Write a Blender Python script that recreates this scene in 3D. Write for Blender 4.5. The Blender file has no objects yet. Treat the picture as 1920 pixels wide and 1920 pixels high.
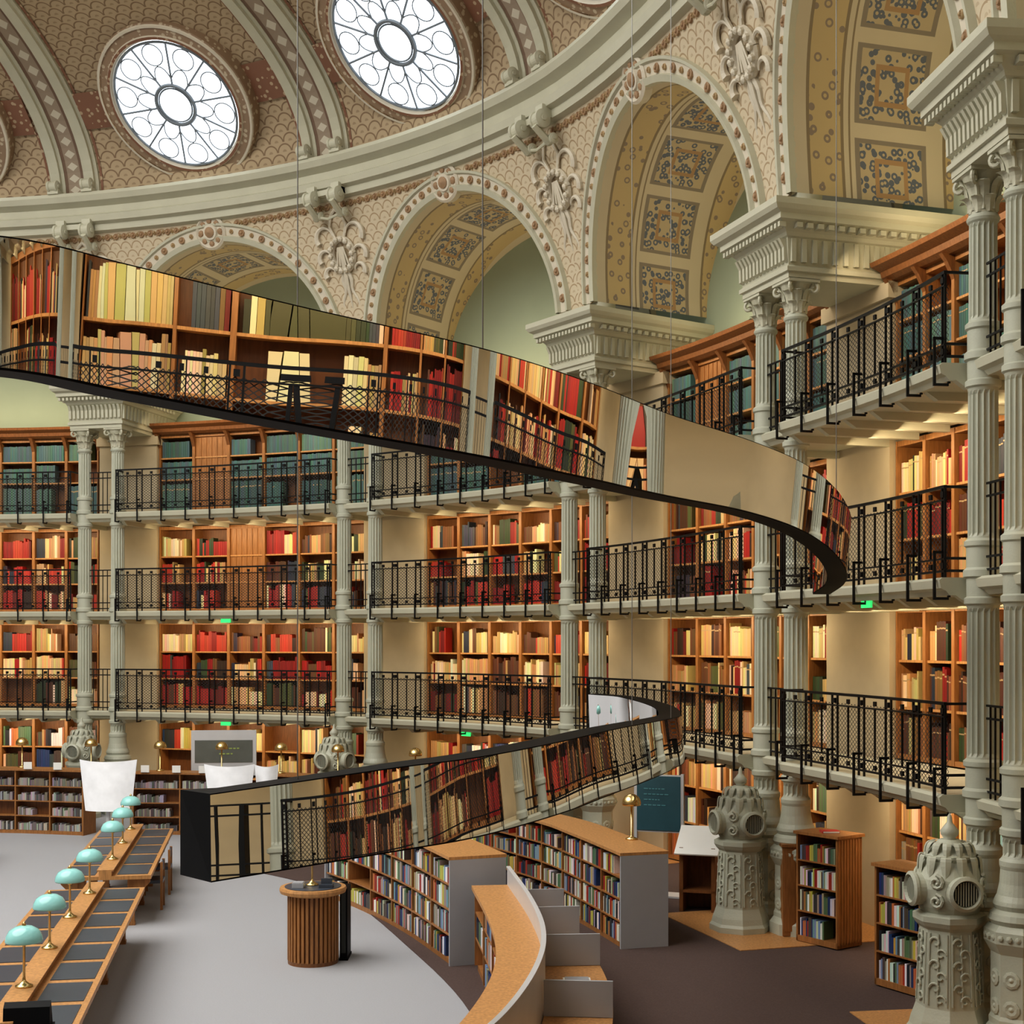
import bpy, math, random
from mathutils import Vector, Matrix
random.seed(7)
sin,cos,pi=math.sin,math.cos,math.pi
F=2600.0; EYE=4.25
scene=bpy.context.scene
COL=scene.collection
scene.view_settings.view_transform='Standard'
try: scene.view_settings.look='Medium High Contrast'
except Exception as e: print('look',e)

# ================= node helpers / materials =================
def newmat(name):
    m=bpy.data.materials.new(name); m.use_nodes=True
    nt=m.node_tree; b=nt.nodes['Principled BSDF']
    return m,nt,b
def M(nt,op,a,b=None,c=None):
    n=nt.nodes.new('ShaderNodeMath'); n.operation=op
    for k,v in enumerate((a,b,c)):
        if v is None: continue
        if isinstance(v,(int,float)): n.inputs[k].default_value=v
        else: nt.links.new(v,n.inputs[k])
    return n.outputs[0]
def mix(nt,fac,c1,c2):
    n=nt.nodes.new('ShaderNodeMix'); n.data_type='RGBA'
    if isinstance(fac,(int,float)): n.inputs[0].default_value=fac
    else: nt.links.new(fac,n.inputs[0])
    for s,c in ((6,c1),(7,c2)):
        if isinstance(c,(tuple,list)): n.inputs[s].default_value=(*c[:3],1)
        else: nt.links.new(c,n.inputs[s])
    return n.outputs[2]
def noise(nt,scale,vec=None,detail=3):
    n=nt.nodes.new('ShaderNodeTexNoise'); n.inputs['Scale'].default_value=scale; n.inputs['Detail'].default_value=detail
    if vec is not None: nt.links.new(vec,n.inputs['Vector'])
    return n.outputs['Fac']
def objco(nt,sc=(1,1,1)):
    t=nt.nodes.new('ShaderNodeTexCoord'); mp=nt.nodes.new('ShaderNodeMapping')
    mp.inputs['Scale'].default_value=sc; nt.links.new(t.outputs['Object'],mp.inputs[0]); return mp.outputs[0]
def bump(nt,b,h,s,d=.02):
    n=nt.nodes.new('ShaderNodeBump'); n.inputs['Strength'].default_value=s; n.inputs['Distance'].default_value=d
    nt.links.new(h,n.inputs['Height']); nt.links.new(n.outputs[0],b.inputs['Normal'])
def simple(name,c,rough=.6,metal=0,var=.12,sc=4,bmp=0,bsc=40):
    m,nt,b=newmat(name)
    co=objco(nt); f=noise(nt,sc,co)
    c2=tuple(max(0,x*(1-var*2)) for x in c); c3=tuple(min(1,x*(1+var)) for x in c)
    nt.links.new(mix(nt,f,c2,c3),b.inputs['Base Color'])
    b.inputs['Roughness'].default_value=rough; b.inputs['Metallic'].default_value=metal
    if bmp: bump(nt,b,noise(nt,bsc,co),bmp)
    return m
def wood(name,c,rough=.45):
    m,nt,b=newmat(name)
    co=objco(nt,(9,9,1.2)); f=noise(nt,3.5,co,5)
    f2=M(nt,'SMOOTH_MIN',M(nt,'MULTIPLY',f,1.3),1.0,.1)
    nt.links.new(mix(nt,f2,tuple(x*.5 for x in c),tuple(min(1,x*1.35) for x in c)),b.inputs['Base Color'])
    b.inputs['Roughness'].default_value=rough
    return m
def emis(name,c,s):
    m,nt,b=newmat(name)
    b.inputs['Base Color'].default_value=(*c,1)
    b.inputs['Emission Color'].default_value=(*c,1); b.inputs['Emission Strength'].default_value=s
    return m
def uvsep(nt):
    t=nt.nodes.new('ShaderNodeTexCoord'); s=nt.nodes.new('ShaderNodeSeparateXYZ')
    nt.links.new(t.outputs['UV'],s.inputs[0]); return s.outputs[0],s.outputs[1],t.outputs['UV']
def scalemat(name,base,line,size,base2):
    m,nt,b=newmat(name); u,v,uv=uvsep(nt)
    U=M(nt,'DIVIDE',u,size); V=M(nt,'DIVIDE',v,size*.62)
    row=M(nt,'FLOOR',V); uu=M(nt,'FRACT',M(nt,'ADD',U,M(nt,'MULTIPLY',row,.5))); vv=M(nt,'FRACT',V)
    dx=M(nt,'SUBTRACT',uu,.5); d=M(nt,'SQRT',M(nt,'ADD',M(nt,'MULTIPLY',dx,dx),M(nt,'MULTIPLY',M(nt,'MULTIPLY',vv,vv),.36)))
    l=M(nt,'LESS_THAN',M(nt,'ABSOLUTE',M(nt,'SUBTRACT',d,.47)),.045)
    dot=M(nt,'LESS_THAN',d,.14)
    n=noise(nt,.7,uv)
    c=mix(nt,n,base,base2); c=mix(nt,M(nt,'MULTIPLY',dot,.4),c,line); c=mix(nt,M(nt,'MULTIPLY',l,.8),c,line)
    nt.links.new(c,b.inputs['Base Color']); b.inputs['Roughness'].default_value=.7
    return m
def between(nt,x,a,b):
    return M(nt,'MULTIPLY',M(nt,'GREATER_THAN',x,a),M(nt,'LESS_THAN',x,b))

STONE=simple('painted_stone',(.52,.53,.43),.5,var=.06,sc=3,bmp=.12)
STONE2=simple('painted_stone_light',(.57,.555,.43),.5,var=.06,sc=2,bmp=.1)
PLAST=simple('plaster_beige',(.55,.47,.33),.8,var=.1,sc=2)
GREEN=simple('lunette_green',(.37,.43,.32),.85,var=.05,sc=1)
OAK=wood('oak',(.33,.15,.05))
OAKD=wood('oak_dark',(.20,.082,.028))
OAKL=wood('oak_light',(.50,.26,.10))
IRON=simple('black_iron',(.02,.02,.021),.4,.5)
BRASS=simple('brass',(.75,.55,.25),.25,1,.05)
GOLD=simple('gilt_ornament',(.50,.36,.20),.5,.1,.1)
RUST=simple('rust_ornament',(.40,.26,.15),.7)
CREAM=simple('cream_relief',(.68,.62,.50),.6,var=.05)
GREYC=simple('grey_carpet',(.40,.405,.43),.95,var=.06,sc=60,bmp=.3,bsc=300)
BROWNC=simple('brown_carpet',(.105,.068,.060),.95,var=.2,sc=50,bmp=.3,bsc=300)
PANELG=simple('grey_panel',(.42,.43,.46),.45,var=.03)
SILV=simple('brushed_metal',(.72,.73,.75),.4,.3,.03)
LEATH=simple('black_leather',(.065,.077,.10),.35,var=.1)
BLACK=simple('black_lacquer',(.005,.005,.006),.55); BLACK.node_tree.nodes['Principled BSDF'].inputs['Specular IOR Level'].default_value=.15
WHITE=simple('white_paper',(.85,.84,.80),.7,var=.02)
DARKG=simple('dark_grille',(.05,.055,.05),.6,.3)
LEAD=simple('window_lead',(.22,.25,.28),.6,var=.05)
CABLE=simple('steel_cable',(.30,.30,.29),.4,.5,var=.05)
m,nt,b=newmat('mirror_polish'); b.inputs['Base Color'].default_value=(.80,.79,.77,1); b.inputs['Metallic'].default_value=1; b.inputs['Roughness'].default_value=.0; MIRROR=m
GLOW=emis('daylight_glass',(.86,.93,1.0),2.4)
SKYG=emis('skylight_glass',(1.0,.975,.93),4.1)
EXITG=emis('exit_green',(.05,.75,.2),.8); EXITG.cycles.emission_sampling='NONE'
m,nt,b=newmat('turquoise_glass'); b.inputs['Base Color'].default_value=(.34,.70,.68,1); b.inputs['Roughness'].default_value=.12; TURQ=m
SCALE=scalemat('spandrel_scales',(.60,.51,.36),(.36,.25,.14),.30,(.65,.56,.41))
DSCALE=scalemat('dome_scales',(.45,.345,.22),(.20,.125,.07),.34,(.52,.41,.27))
# coffer
m,nt,b=newmat('vault_coffers'); u,v,uv=uvsep(nt)
pu=M(nt,'FRACT',M(nt,'DIVIDE',u,1.25))
inp=M(nt,'MULTIPLY',between(nt,pu,.08,.92),between(nt,v,.98,2.17))
inp2=M(nt,'MULTIPLY',between(nt,pu,.13,.87),between(nt,v,1.06,2.09))
vo=nt.nodes.new('ShaderNodeTexVoronoi'); vo.inputs['Scale'].default_value=9; nt.links.new(uv,vo.inputs['Vector'])
lace=between(nt,vo.outputs['Distance'],.22,.50)
mx=M(nt,'ABSOLUTE',M(nt,'SUBTRACT',pu,.5)); my=M(nt,'ABSOLUTE',M(nt,'SUBTRACT',v,1.575))
fr1=M(nt,'LESS_THAN',M(nt,'ABSOLUTE',M(nt,'SUBTRACT',M(nt,'MAXIMUM',M(nt,'MULTIPLY',mx,1.25),my),.24)),.035)
vb=nt.nodes.new('ShaderNodeTexVoronoi'); vb.inputs['Scale'].default_value=5.5; nt.links.new(uv,vb.inputs['Vector'])
ros=between(nt,vb.outputs['Distance'],.18,.34)
c=mix(nt,noise(nt,1.2,uv),(.57,.49,.34),(.64,.57,.43))
brd=M(nt,'ADD',between(nt,v,.25,.75),between(nt,v,2.5,2.95))
c=mix(nt,brd,c,mix(nt,ros,(.56,.44,.24),(.30,.24,.19)))
lin=M(nt,'ADD',M(nt,'ADD',between(nt,v,.20,.25),between(nt,v,.75,.80)),M(nt,'ADD',between(nt,v,2.45,2.5),between(nt,v,.88,.91)))
c=mix(nt,lin,c,(.28,.22,.14))
c=mix(nt,inp,c,(.28,.24,.19)); c=mix(nt,inp2,c,mix(nt,lace,(.52,.43,.28),(.14,.16,.20)))
c=mix(nt,M(nt,'MULTIPLY',inp2,fr1),c,(.42,.27,.14))
nt.links.new(c,b.inputs['Base Color']); b.inputs['Roughness'].default_value=.6; COFFER=m
# rib band
m,nt,b=newmat('rib_band'); u,v,uv=uvsep(nt)
a1=M(nt,'ABSOLUTE',M(nt,'SUBTRACT',M(nt,'FRACT',M(nt,'DIVIDE',u,.45)),.5)); a2=M(nt,'ABSOLUTE',v)
dd=M(nt,'ADD',a1,M(nt,'MULTIPLY',a2,2.6)); k=M(nt,'LESS_THAN',dd,.36); k2=M(nt,'GREATER_THAN',a2,.17)
c=mix(nt,k,(.34,.27,.20),(.60,.55,.44)); c=mix(nt,k2,c,(.20,.13,.09))
nt.links.new(c,b.inputs['Base Color']); b.inputs['Roughness'].default_value=.7; RIBB=m
# tile ring (rust/cream)
m,nt,b=newmat('ring_mosaic'); co=objco(nt)
vo=nt.nodes.new('ShaderNodeTexVoronoi'); vo.inputs['Scale'].default_value=8; nt.links.new(co,vo.inputs['Vector'])
c=mix(nt,M(nt,'LESS_THAN',vo.outputs['Distance'],.34),(.33,.23,.15),(.56,.47,.34))
nt.links.new(c,b.inputs['Base Color']); RINGM=m
m,nt,b=newmat('band_mosaic'); co=objco(nt)
vo=nt.nodes.new('ShaderNodeTexVoronoi'); vo.inputs['Scale'].default_value=7; nt.links.new(co,vo.inputs['Vector'])
c=mix(nt,M(nt,'LESS_THAN',vo.outputs['Distance'],.30),(.26,.13,.08),(.50,.38,.25))
nt.links.new(c,b.inputs['Base Color']); BANDM=m
# netting
m,nt,b=newmat('wire_net'); u,v,uv=uvsep(nt)
g1=M(nt,'LESS_THAN',M(nt,'FRACT',M(nt,'DIVIDE',M(nt,'ADD',u,M(nt,'MULTIPLY',v,1.4)),.09)),.20)
g2=M(nt,'LESS_THAN',M(nt,'FRACT',M(nt,'DIVIDE',M(nt,'SUBTRACT',u,M(nt,'MULTIPLY',v,1.4)),.09)),.20)
b.inputs['Base Color'].default_value=(.04,.04,.038,1); b.inputs['Roughness'].default_value=.5
nt.links.new(M(nt,'MAXIMUM',g1,g2),b.inputs['Alpha']); NET=m
# books
m,nt,b=newmat('book_cloth'); oi=nt.nodes.new('ShaderNodeObjectInfo'); nt.links.new(oi.outputs['Color'],b.inputs['Base Color']); b.inputs['Roughness'].default_value=.55; BOOKO=m
m,nt,b=newmat('book_cloth_rows'); at=nt.nodes.new('ShaderNodeAttribute'); at.attribute_name='bcol'; nt.links.new(at.outputs['Color'],b.inputs['Base Color']); b.inputs['Roughness'].default_value=.55; BOOKS=m

# ================= mesh builder =================
class MB:
    def __init__(s): s.v=[];s.f=[];s.mi=[];s.uv={};s.c=[]
    def face(s,idx,mat=0,uv=None):
        if uv: s.uv[len(s.f)]=uv
        s.f.append(tuple(idx)); s.mi.append(mat)
    def sweep(s,f,prof,m0,m1,n=1,mat=0,closed=True,caps=True):
        b0=len(s.v); P=len(prof)
        for k in range(n+1):
            m=m0+(m1-m0)*k/n
            for (t,z) in prof:
                x,y=f(m,t); s.v.append((x,y,z))
        R=P if closed else P-1
        for k in range(n):
            for j in range(R):
                a=b0+k*P+j; b=b0+k*P+(j+1)%P
                s.face((a,b,b+P,a+P),mat)
        if closed and caps:
            s.face([b0+j for j in range(P)][::-1],mat); s.face([b0+n*P+j for j in range(P)],mat)
    def box(s,f,m0,m1,t0,t1,z0,z1,n=1,mat=0):
        s.sweep(f,[(t0,z0),(t1,z0),(t1,z1),(t0,z1)],m0,m1,n,mat)
    def lathe(s,prof,seg=24,mat=0,cx=0,cy=0,axis=None,rot=0):
        b0=len(s.v)
        for (r,z) in prof:
            fl=0
            if isinstance(z,tuple): z,fl=z
            for k in range(seg):
                a=2*pi*k/seg+rot
                rr=r
                if fl: rr=r*(1-fl*(0,.8,1,.8)[k%4])
                p=(cx+rr*cos(a),cy+rr*sin(a),z)
                if axis is not None: p=axis@Vector(p); p=(p.x,p.y,p.z)
                s.v.append(p)
        for i in range(len(prof)-1):
            for k in range(seg):
                a=b0+i*seg+k; b=b0+i*seg+(k+1)%seg
                s.face((a,b,b+seg,a+seg),mat)
        s.face([b0+k for k in range(seg)][::-1],mat); s.face([b0+(len(prof)-1)*seg+k for k in range(seg)],mat)
    def tube(s,pts,r,seg=6,mat=0):
        b0=len(s.v); pts=[Vector(p) for p in pts]; n=len(pts); up=None
        for i,p in enumerate(pts):
            t=(pts[min(i+1,n-1)]-pts[max(i-1,0)]).normalized()
            if up is None:
                up=Vector((0,0,1)) if abs(t.z)<.9 else Vector((1,0,0))
            a=t.cross(up)
            if a.length<1e-4: a=t.cross(Vector((.3,1,.2)))
            a.normalize(); bb=a.cross(t).normalized(); up=bb
            rr=r[i] if isinstance(r,(list,tuple)) else r
            for k in range(seg):
                q=p+a*(rr*cos(2*pi*k/seg))+bb*(rr*sin(2*pi*k/seg)); s.v.append((q.x,q.y,q.z))
        for i in range(n-1):
            for k in range(seg):
                a=b0+i*seg+k; b=b0+i*seg+(k+1)%seg
                s.face((a,b,b+seg,a+seg),mat)
        s.face([b0+k for k in range(seg)][::-1],mat); s.face([b0+(n-1)*seg+k for k in range(seg)],mat)
    def cube(s,x0,x1,y0,y1,z0,z1,mat=0):
        s.box(lambda m,t:(m,t),x0,x1,y0,y1,z0,z1,1,mat)
    def mesh(s,name,mats,smooth=False,origin=None,xf=None):
        vs=s.v
        if xf is not None: vs=[tuple(xf@Vector(p)) for p in vs]
        if origin is not None: ox,oy,oz=origin; vs=[(x-ox,y-oy,z-oz) for x,y,z in vs]
        me=bpy.data.meshes.new(name); me.from_pydata(vs,[],s.f)
        for m in mats: me.materials.append(m)
        me.polygons.foreach_set('material_index',s.mi)
        if s.uv:
            l=me.uv_layers.new(name='UVMap')
            for fi,uv in s.uv.items():
                p=me.polygons[fi]
                for k,li in enumerate(p.loop_indices): l.data[li].uv=uv[k]
        if s.c:
            a=me.attributes.new('bcol','FLOAT_COLOR','POINT'); flat=[]
            for c in s.c: flat+= [c[0],c[1],c[2],1]
            a.data.foreach_set('color',flat)
        if smooth: me.polygons.foreach_set('use_smooth',[True]*len(s.f))
        me.update(); return me
    def bbo(s):
        xs=[p[0] for p in s.v]; ys=[p[1] for p in s.v]; zs=[p[2] for p in s.v]
        return ((min(xs)+max(xs))/2,(min(ys)+max(ys))/2,min(zs))
def meta(o,label=None,cat=None,group=None,kind=None):
    if label: o['label']=label
    if cat: o['category']=cat
    if group: o['group']=group
    if kind: o['kind']=kind
def wobj(mb,name,mats,label=None,cat=None,parent=None,group=None,kind=None,smooth=False):
    og=mb.bbo(); me=mb.mesh(name,mats,smooth,og); o=bpy.data.objects.new(name,me); COL.objects.link(o)
    o.location=og
    if parent is not None:
        o.parent=parent; o.location=Vector(og)-parent.location
    meta(o,label,cat,group,kind); return o
def empty(name,loc,rz=0,**k):
    o=bpy.data.objects.new(name,None); o.empty_display_size=.1; o.location=loc; o.rotation_euler=(0,0,rz); COL.objects.link(o); meta(o,**k); return o
def part(name,me,parent,loc=(0,0,0),rz=0,label=None,rot=None):
    o=bpy.data.objects.new(name,me); COL.objects.link(o); o.parent=parent; o.location=loc; o.rotation_euler=rot or (0,0,rz)
    if label: o['label']=label
    return o
def inst(parts,name,loc,rz=0,label=None,cat=None,group=None):
    r=empty(name,loc,rz,label=label,cat=cat,group=group)
    for p in parts: part(p[0],p[1],r,*(p[2:]))
    return r

# ================= room curve =================
pil=[(-10.1,34.1),(-3.45,31.4),(1.38,26.8),(3.97,20.5),(5.26,14.9)]
for t_ in [80,98,117,136,155,175,195,215,235,255,274,292,310,329]:
    a=math.radians(t_); bb=21.2 if 75<t_<140 else 20
    u=5.6+21.8*cos(a); v=-19.5+bb*sin(a)
    pil.append((.423*u+.906*v,.906*u-.423*v))
N=len(pil)
def cr(p0,p1,p2,p3,u):
    return tuple(.5*((2*b)+(-a+c)*u+(2*a-5*b+4*c-d)*u*u+(-a+3*b-3*c+d)*u**3) for a,b,c,d in zip(p0,p1,p2,p3))
def P(s):
    i=math.floor(s); u=s-i
    return cr(pil[(i-1)%N],pil[i%N],pil[(i+1)%N],pil[(i+2)%N],u)
def frame(s):
    p=P(s); a=P(s-.01); b=P(s+.01); tx,ty=b[0]-a[0],b[1]-a[1]; l=math.hypot(tx,ty); tx/=l; ty/=l
    return p,(tx,ty),(-ty,tx)
_c={}
def W(s,t):
    k=round(s,5)
    if k not in _c: _c[k]=frame(s)
    p,T,n=_c[k]; return (p[0]+n[0]*t,p[1]+n[1]*t)
def blen(i):
    L=0;q=P(i)
    for k in range(1,21):
        r=P(i+k/20); L+=math.dist(q,r); q=r
    return L
LB={i:blen(i) for i in range(-1,N)}
def bayf(i):
    L=LB[i] if i in LB else blen(i)
    return (lambda m,t:W(i+m/L,t)),L
class Poly:
    def __init__(s,pts):
        s.p=[tuple(2*a-b for a,b in zip(pts[0],pts[1]))]+list(pts)+[tuple(2*a-b for a,b in zip(pts[-1],pts[-2]))]
        s.s=[];n=len(pts)-1
        for i in range(n):
            for k in range(24):
                s.s.append(cr(s.p[i],s.p[i+1],s.p[i+2],s.p[i+3],k/24))
        s.s.append(tuple(pts[-1])); s.d=[0]
        for i in range(1,len(s.s)): s.d.append(s.d[-1]+math.dist(s.s[i-1][:2],s.s[i][:2]))
        s.L=s.d[-1]
    def at(s,m):
        import bisect
        m=min(max(m,0),s.L-1e-6); i=max(0,bisect.bisect_right(s.d,m)-1); i=min(i,len(s.s)-2)
        u=(m-s.d[i])/max(1e-9,s.d[i+1]-s.d[i]); return tuple(a+(b-a)*u for a,b in zip(s.s[i],s.s[i+1]))
    def __call__(s,m,t):
        p=s.at(m); a=s.at(m-.12); b=s.at(m+.12); tx,ty=b[0]-a[0],b[1]-a[1]; l=math.hypot(tx,ty)
        return (p[0]-ty/l*t,p[1]+tx/l*t)

# ================= books =================
def hx(r,g,b): return tuple((x/255)**2.2 for x in (r,g,b))
RED=[hx(155,38,38),hx(132,32,34),hx(175,64,50),hx(116,36,34),hx(160,46,40)]
CRM=[hx(222,200,155),hx(206,178,130),hx(230,214,180),hx(190,156,108),hx(170,138,96)]
BRN=[hx(105,70,48),hx(85,52,38),hx(132,92,60),hx(60,42,36),hx(92,60,44)]
TEAL=[hx(84,114,110),hx(72,100,98),hx(96,124,116),hx(78,106,106)]
GRN=[hx(86,90,58),hx(58,72,50),hx(48,60,46)]
BLU=[hx(50,56,72),hx(60,50,66),hx(70,75,85)]
MIX=[hx(225,222,214),hx(50,66,110),hx(190,178,90),hx(160,58,48),hx(62,62,66),hx(125,155,180),hx(232,232,230),hx(95,118,92),hx(160,150,140),hx(185,120,75),hx(215,205,190),hx(90,80,75),hx(45,48,58)]
ALL=RED+CRM+BRN+GRN+BLU
PAL={0:[CRM+BRN,CRM,BRN+MIX,MIX],1:[BRN+GRN,RED+BRN,CRM,CRM+BRN,BRN+RED],2:[RED,RED+CRM,CRM,CRM+GRN,BRN+BLU,GRN+RED],3:[TEAL]}
books=[]  # (x,y,z,ang,w,d,h,color)
def fillrow(f,m0,m1,tf,z,H,pal,wr=(.045,.075),dep=.24,hf=(.55,.85),empt=.08,runs=(1,1,2,3,5),jit=.25):
    xa,ya=f(m0,tf); xb,yb=f(m1,tf); ang=math.atan2(yb-ya,xb-xa); L=math.dist((xa,ya),(xb,yb))
    m=.015; base=random.uniform(*hf); run=0; c=None; end=L-.01
    if random.random()<.22: end=L*random.uniform(.5,.95)
    if random.random()<empt: return
    while True:
        if run<=0:
            run=random.choice(runs); c=random.choice(ALL if (jit and random.random()<jit) else pal); w0=random.uniform(*wr); h0=H*min(.94,max(.42,base+random.uniform(-.13,.12)))
        w=w0*random.uniform(.9,1.1)
        if m+w>end: break
        run-=1
        cc=tuple(x*random.uniform(.8,1.2) for x in c)
        k=(m+w/2)/L
        books.append((xa+(xb-xa)*k,ya+(yb-ya)*k,z,ang,w*.93,dep,h0*random.uniform(.965,1.0),cc))
        m+=w
# ================= bays =================
SL=[2.32,4.75,7.15]  # slab bottoms
ST=.2
TIERS=[(0.04,2.28),(2.54,4.72),(4.97,7.12),(7.37,9.45)]
def lean(z): return -.1-.85*max(0,(z-10.45)/3.6)**1.6
ZT=14.05
def spandrel(i,f,L,detail):
    mb=MB(); a=L/2-.64; b=2.85; zc=10.65; H=ZT-zc
    fc=math.atan2(H/b,(L/2)/a)
    phis=sorted([pi*k/40 for k in range(41)]+[fc,pi-fc]); NR=6
    rows=[]
    for ph in phis:
        dx,dz=-a*cos(ph),b*sin(ph)
        q=min((L/2)/abs(dx) if abs(dx)>1e-6 else 1e9, H/dz if dz>1e-6 else 1e9)
        row=[]
        for j in range(NR+1):
            k=1+(q-1)*j/NR; m=L/2+dx*k; z=zc+dz*k
            x,y=f(m,lean(z)); row.append((len(mb.v),(m,z))); mb.v.append((x,y,z))
        rows.append(row)
    for r0,r1 in zip(rows,rows[1:]):
        for j in range(NR):
            q=[r0[j],r1[j],r1[j+1],r0[j+1]]
            mb.face([x[0] for x in q],0,[x[1] for x in q])
    mb.box(f,0,L/2-a,lean(10.6),.3,10.43,10.66,2,1); mb.box(f,L/2+a,L,lean(10.6),.3,10.43,10.66,2,1)
    wall=wobj(mb,'wall_spandrel',[SCALE,STONE2],'cream scale-patterned arch spandrel wall under the dome cornice','wall',kind='structure',smooth=True)
    # soffit
    mb=MB(); arc=0; prev=None; rows=[]; NV=5
    for k in range(41):
        ph=pi*k/40; m=L/2-a*cos(ph); z=zc+b*sin(ph)
        if prev: arc+=math.dist(prev,(m,z))
        prev=(m,z); row=[]; t0=lean(z)
        for j in range(NV+1):
            t=t0+(2.5-t0)*j/NV; x,y=f(m,t); row.append((len(mb.v),(arc+.3,t-t0))); mb.v.append((x,y,z))
        rows.append(row)
    for r0,r1 in zip(rows,rows[1:]):
        for j in range(NV):
            q=[r0[j],r1[j],r1[j+1],r0[j+1]]; mb.face([x[0] for x in q],0,[x[1] for x in q])
    wobj(mb,'ceiling_vault',[COFFER],'painted barrel vault soffit with ornamental coffers','ceiling',kind='structure',smooth=True)
    # lunette
    mb=MB(); n=12
    prof=[(2.5,9.4),(2.5,13.8)]
    mb.sweep(f,prof,0,L,n,0,closed=False)
    wobj(mb,'wall_lunette',[GREEN],'pale green lunette wall above the bookcases','wall',kind='structure')
    if not detail: return
    # archivolt
    mb=MB(); pr=[(0,.02),(0,-.1),(.1,-.12),(.13,-.05),(.31,-.05),(.33,-.1),(.38,-.1),(.4,.02)]
    rows=[]; K=48
    for k in range(K+1):
        ph=pi*k/K; row=[]
        for d,r in pr:
            m=L/2-(a+d)*cos(ph); z=zc+(b+d)*sin(ph); x,y=f(min(max(m,0),L),lean(z)+r); row.append(len(mb.v)); mb.v.append((x,y,z))
        rows.append(row)
    for r0,r1 in zip(rows,rows[1:]):
        for j in range(len(pr)-1): mb.face((r0[j],r1[j],r1[j+1],r0[j+1]),0 if j!=3 else 1)
    arch=wobj(mb,'trim_archivolt',[STONE2,CREAM],'moulded arch border studded with gilt rosettes','trim',kind='structure')
    mb=MB()
    def dot(m,z,r,off,mat=0):
        x,y=f(m,lean(z)+off); p,T,nn=frame(i+m/L)
        rz=math.atan2(T[1],T[0]); X=Matrix.Translation((x,y,z))@Matrix.Rotation(rz,4,'Z')@Matrix.Rotation(pi/2,4,'X')
        mb.lathe([(r,-.02),(r,.02),(r*.75,.035),(r*.5,.02),(r*.35,.05),(.001,.06)],8,mat,axis=X)
    nd=36
    for k in range(1,nd):
        ph=pi*k/nd; dot(L/2-(a+.22)*cos(ph),zc+(b+.22)*sin(ph),(.055,.085)[k%2],-.05,(1,0)[k%2])
    m=.25
    while m<L-.1:
        if abs(m-L/2)>.5: dot(m,13.85,.075,0,0); dot(m+.12,13.85,.045,0,1)
        m+=.24
    wobj(mb,'rosette_band',[RUST,GOLD],None,None,parent=arch)
    # crown medallion
    mb=MB(); x,y=f(L/2,lean(13.72)-.02); p,T,nn=frame(i+.5); rz=math.atan2(T[1],T[0])
    X=Matrix.Translation((x,y,13.72))@Matrix.Rotation(rz,4,'Z')@Matrix.Rotation(pi/2+.25,4,'X')
    mb.lathe([(.40,-.1),(.40,.05),(.35,.09),(.31,.05),(.2,.05),(.17,.1),(.1,.1),(.06,.14),(.001,.16)],24,0,axis=X)
    for k in range(8):
        a_=2*pi*k/8; Y=X@Matrix.Translation((.255*cos(a_),.255*sin(a_),.05))
        mb.lathe([(.07,0),(.06,.03),(.001,.05)],8,1,axis=Y)
    mb.lathe([(.12,.1),(.12,.12),(.001,.17)],12,1,axis=X)
    wobj(mb,'wall_medallion',[CREAM,RUST],'round cream and rust rosette medallion above the arch crown','ornament',group='arch medallions')

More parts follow.
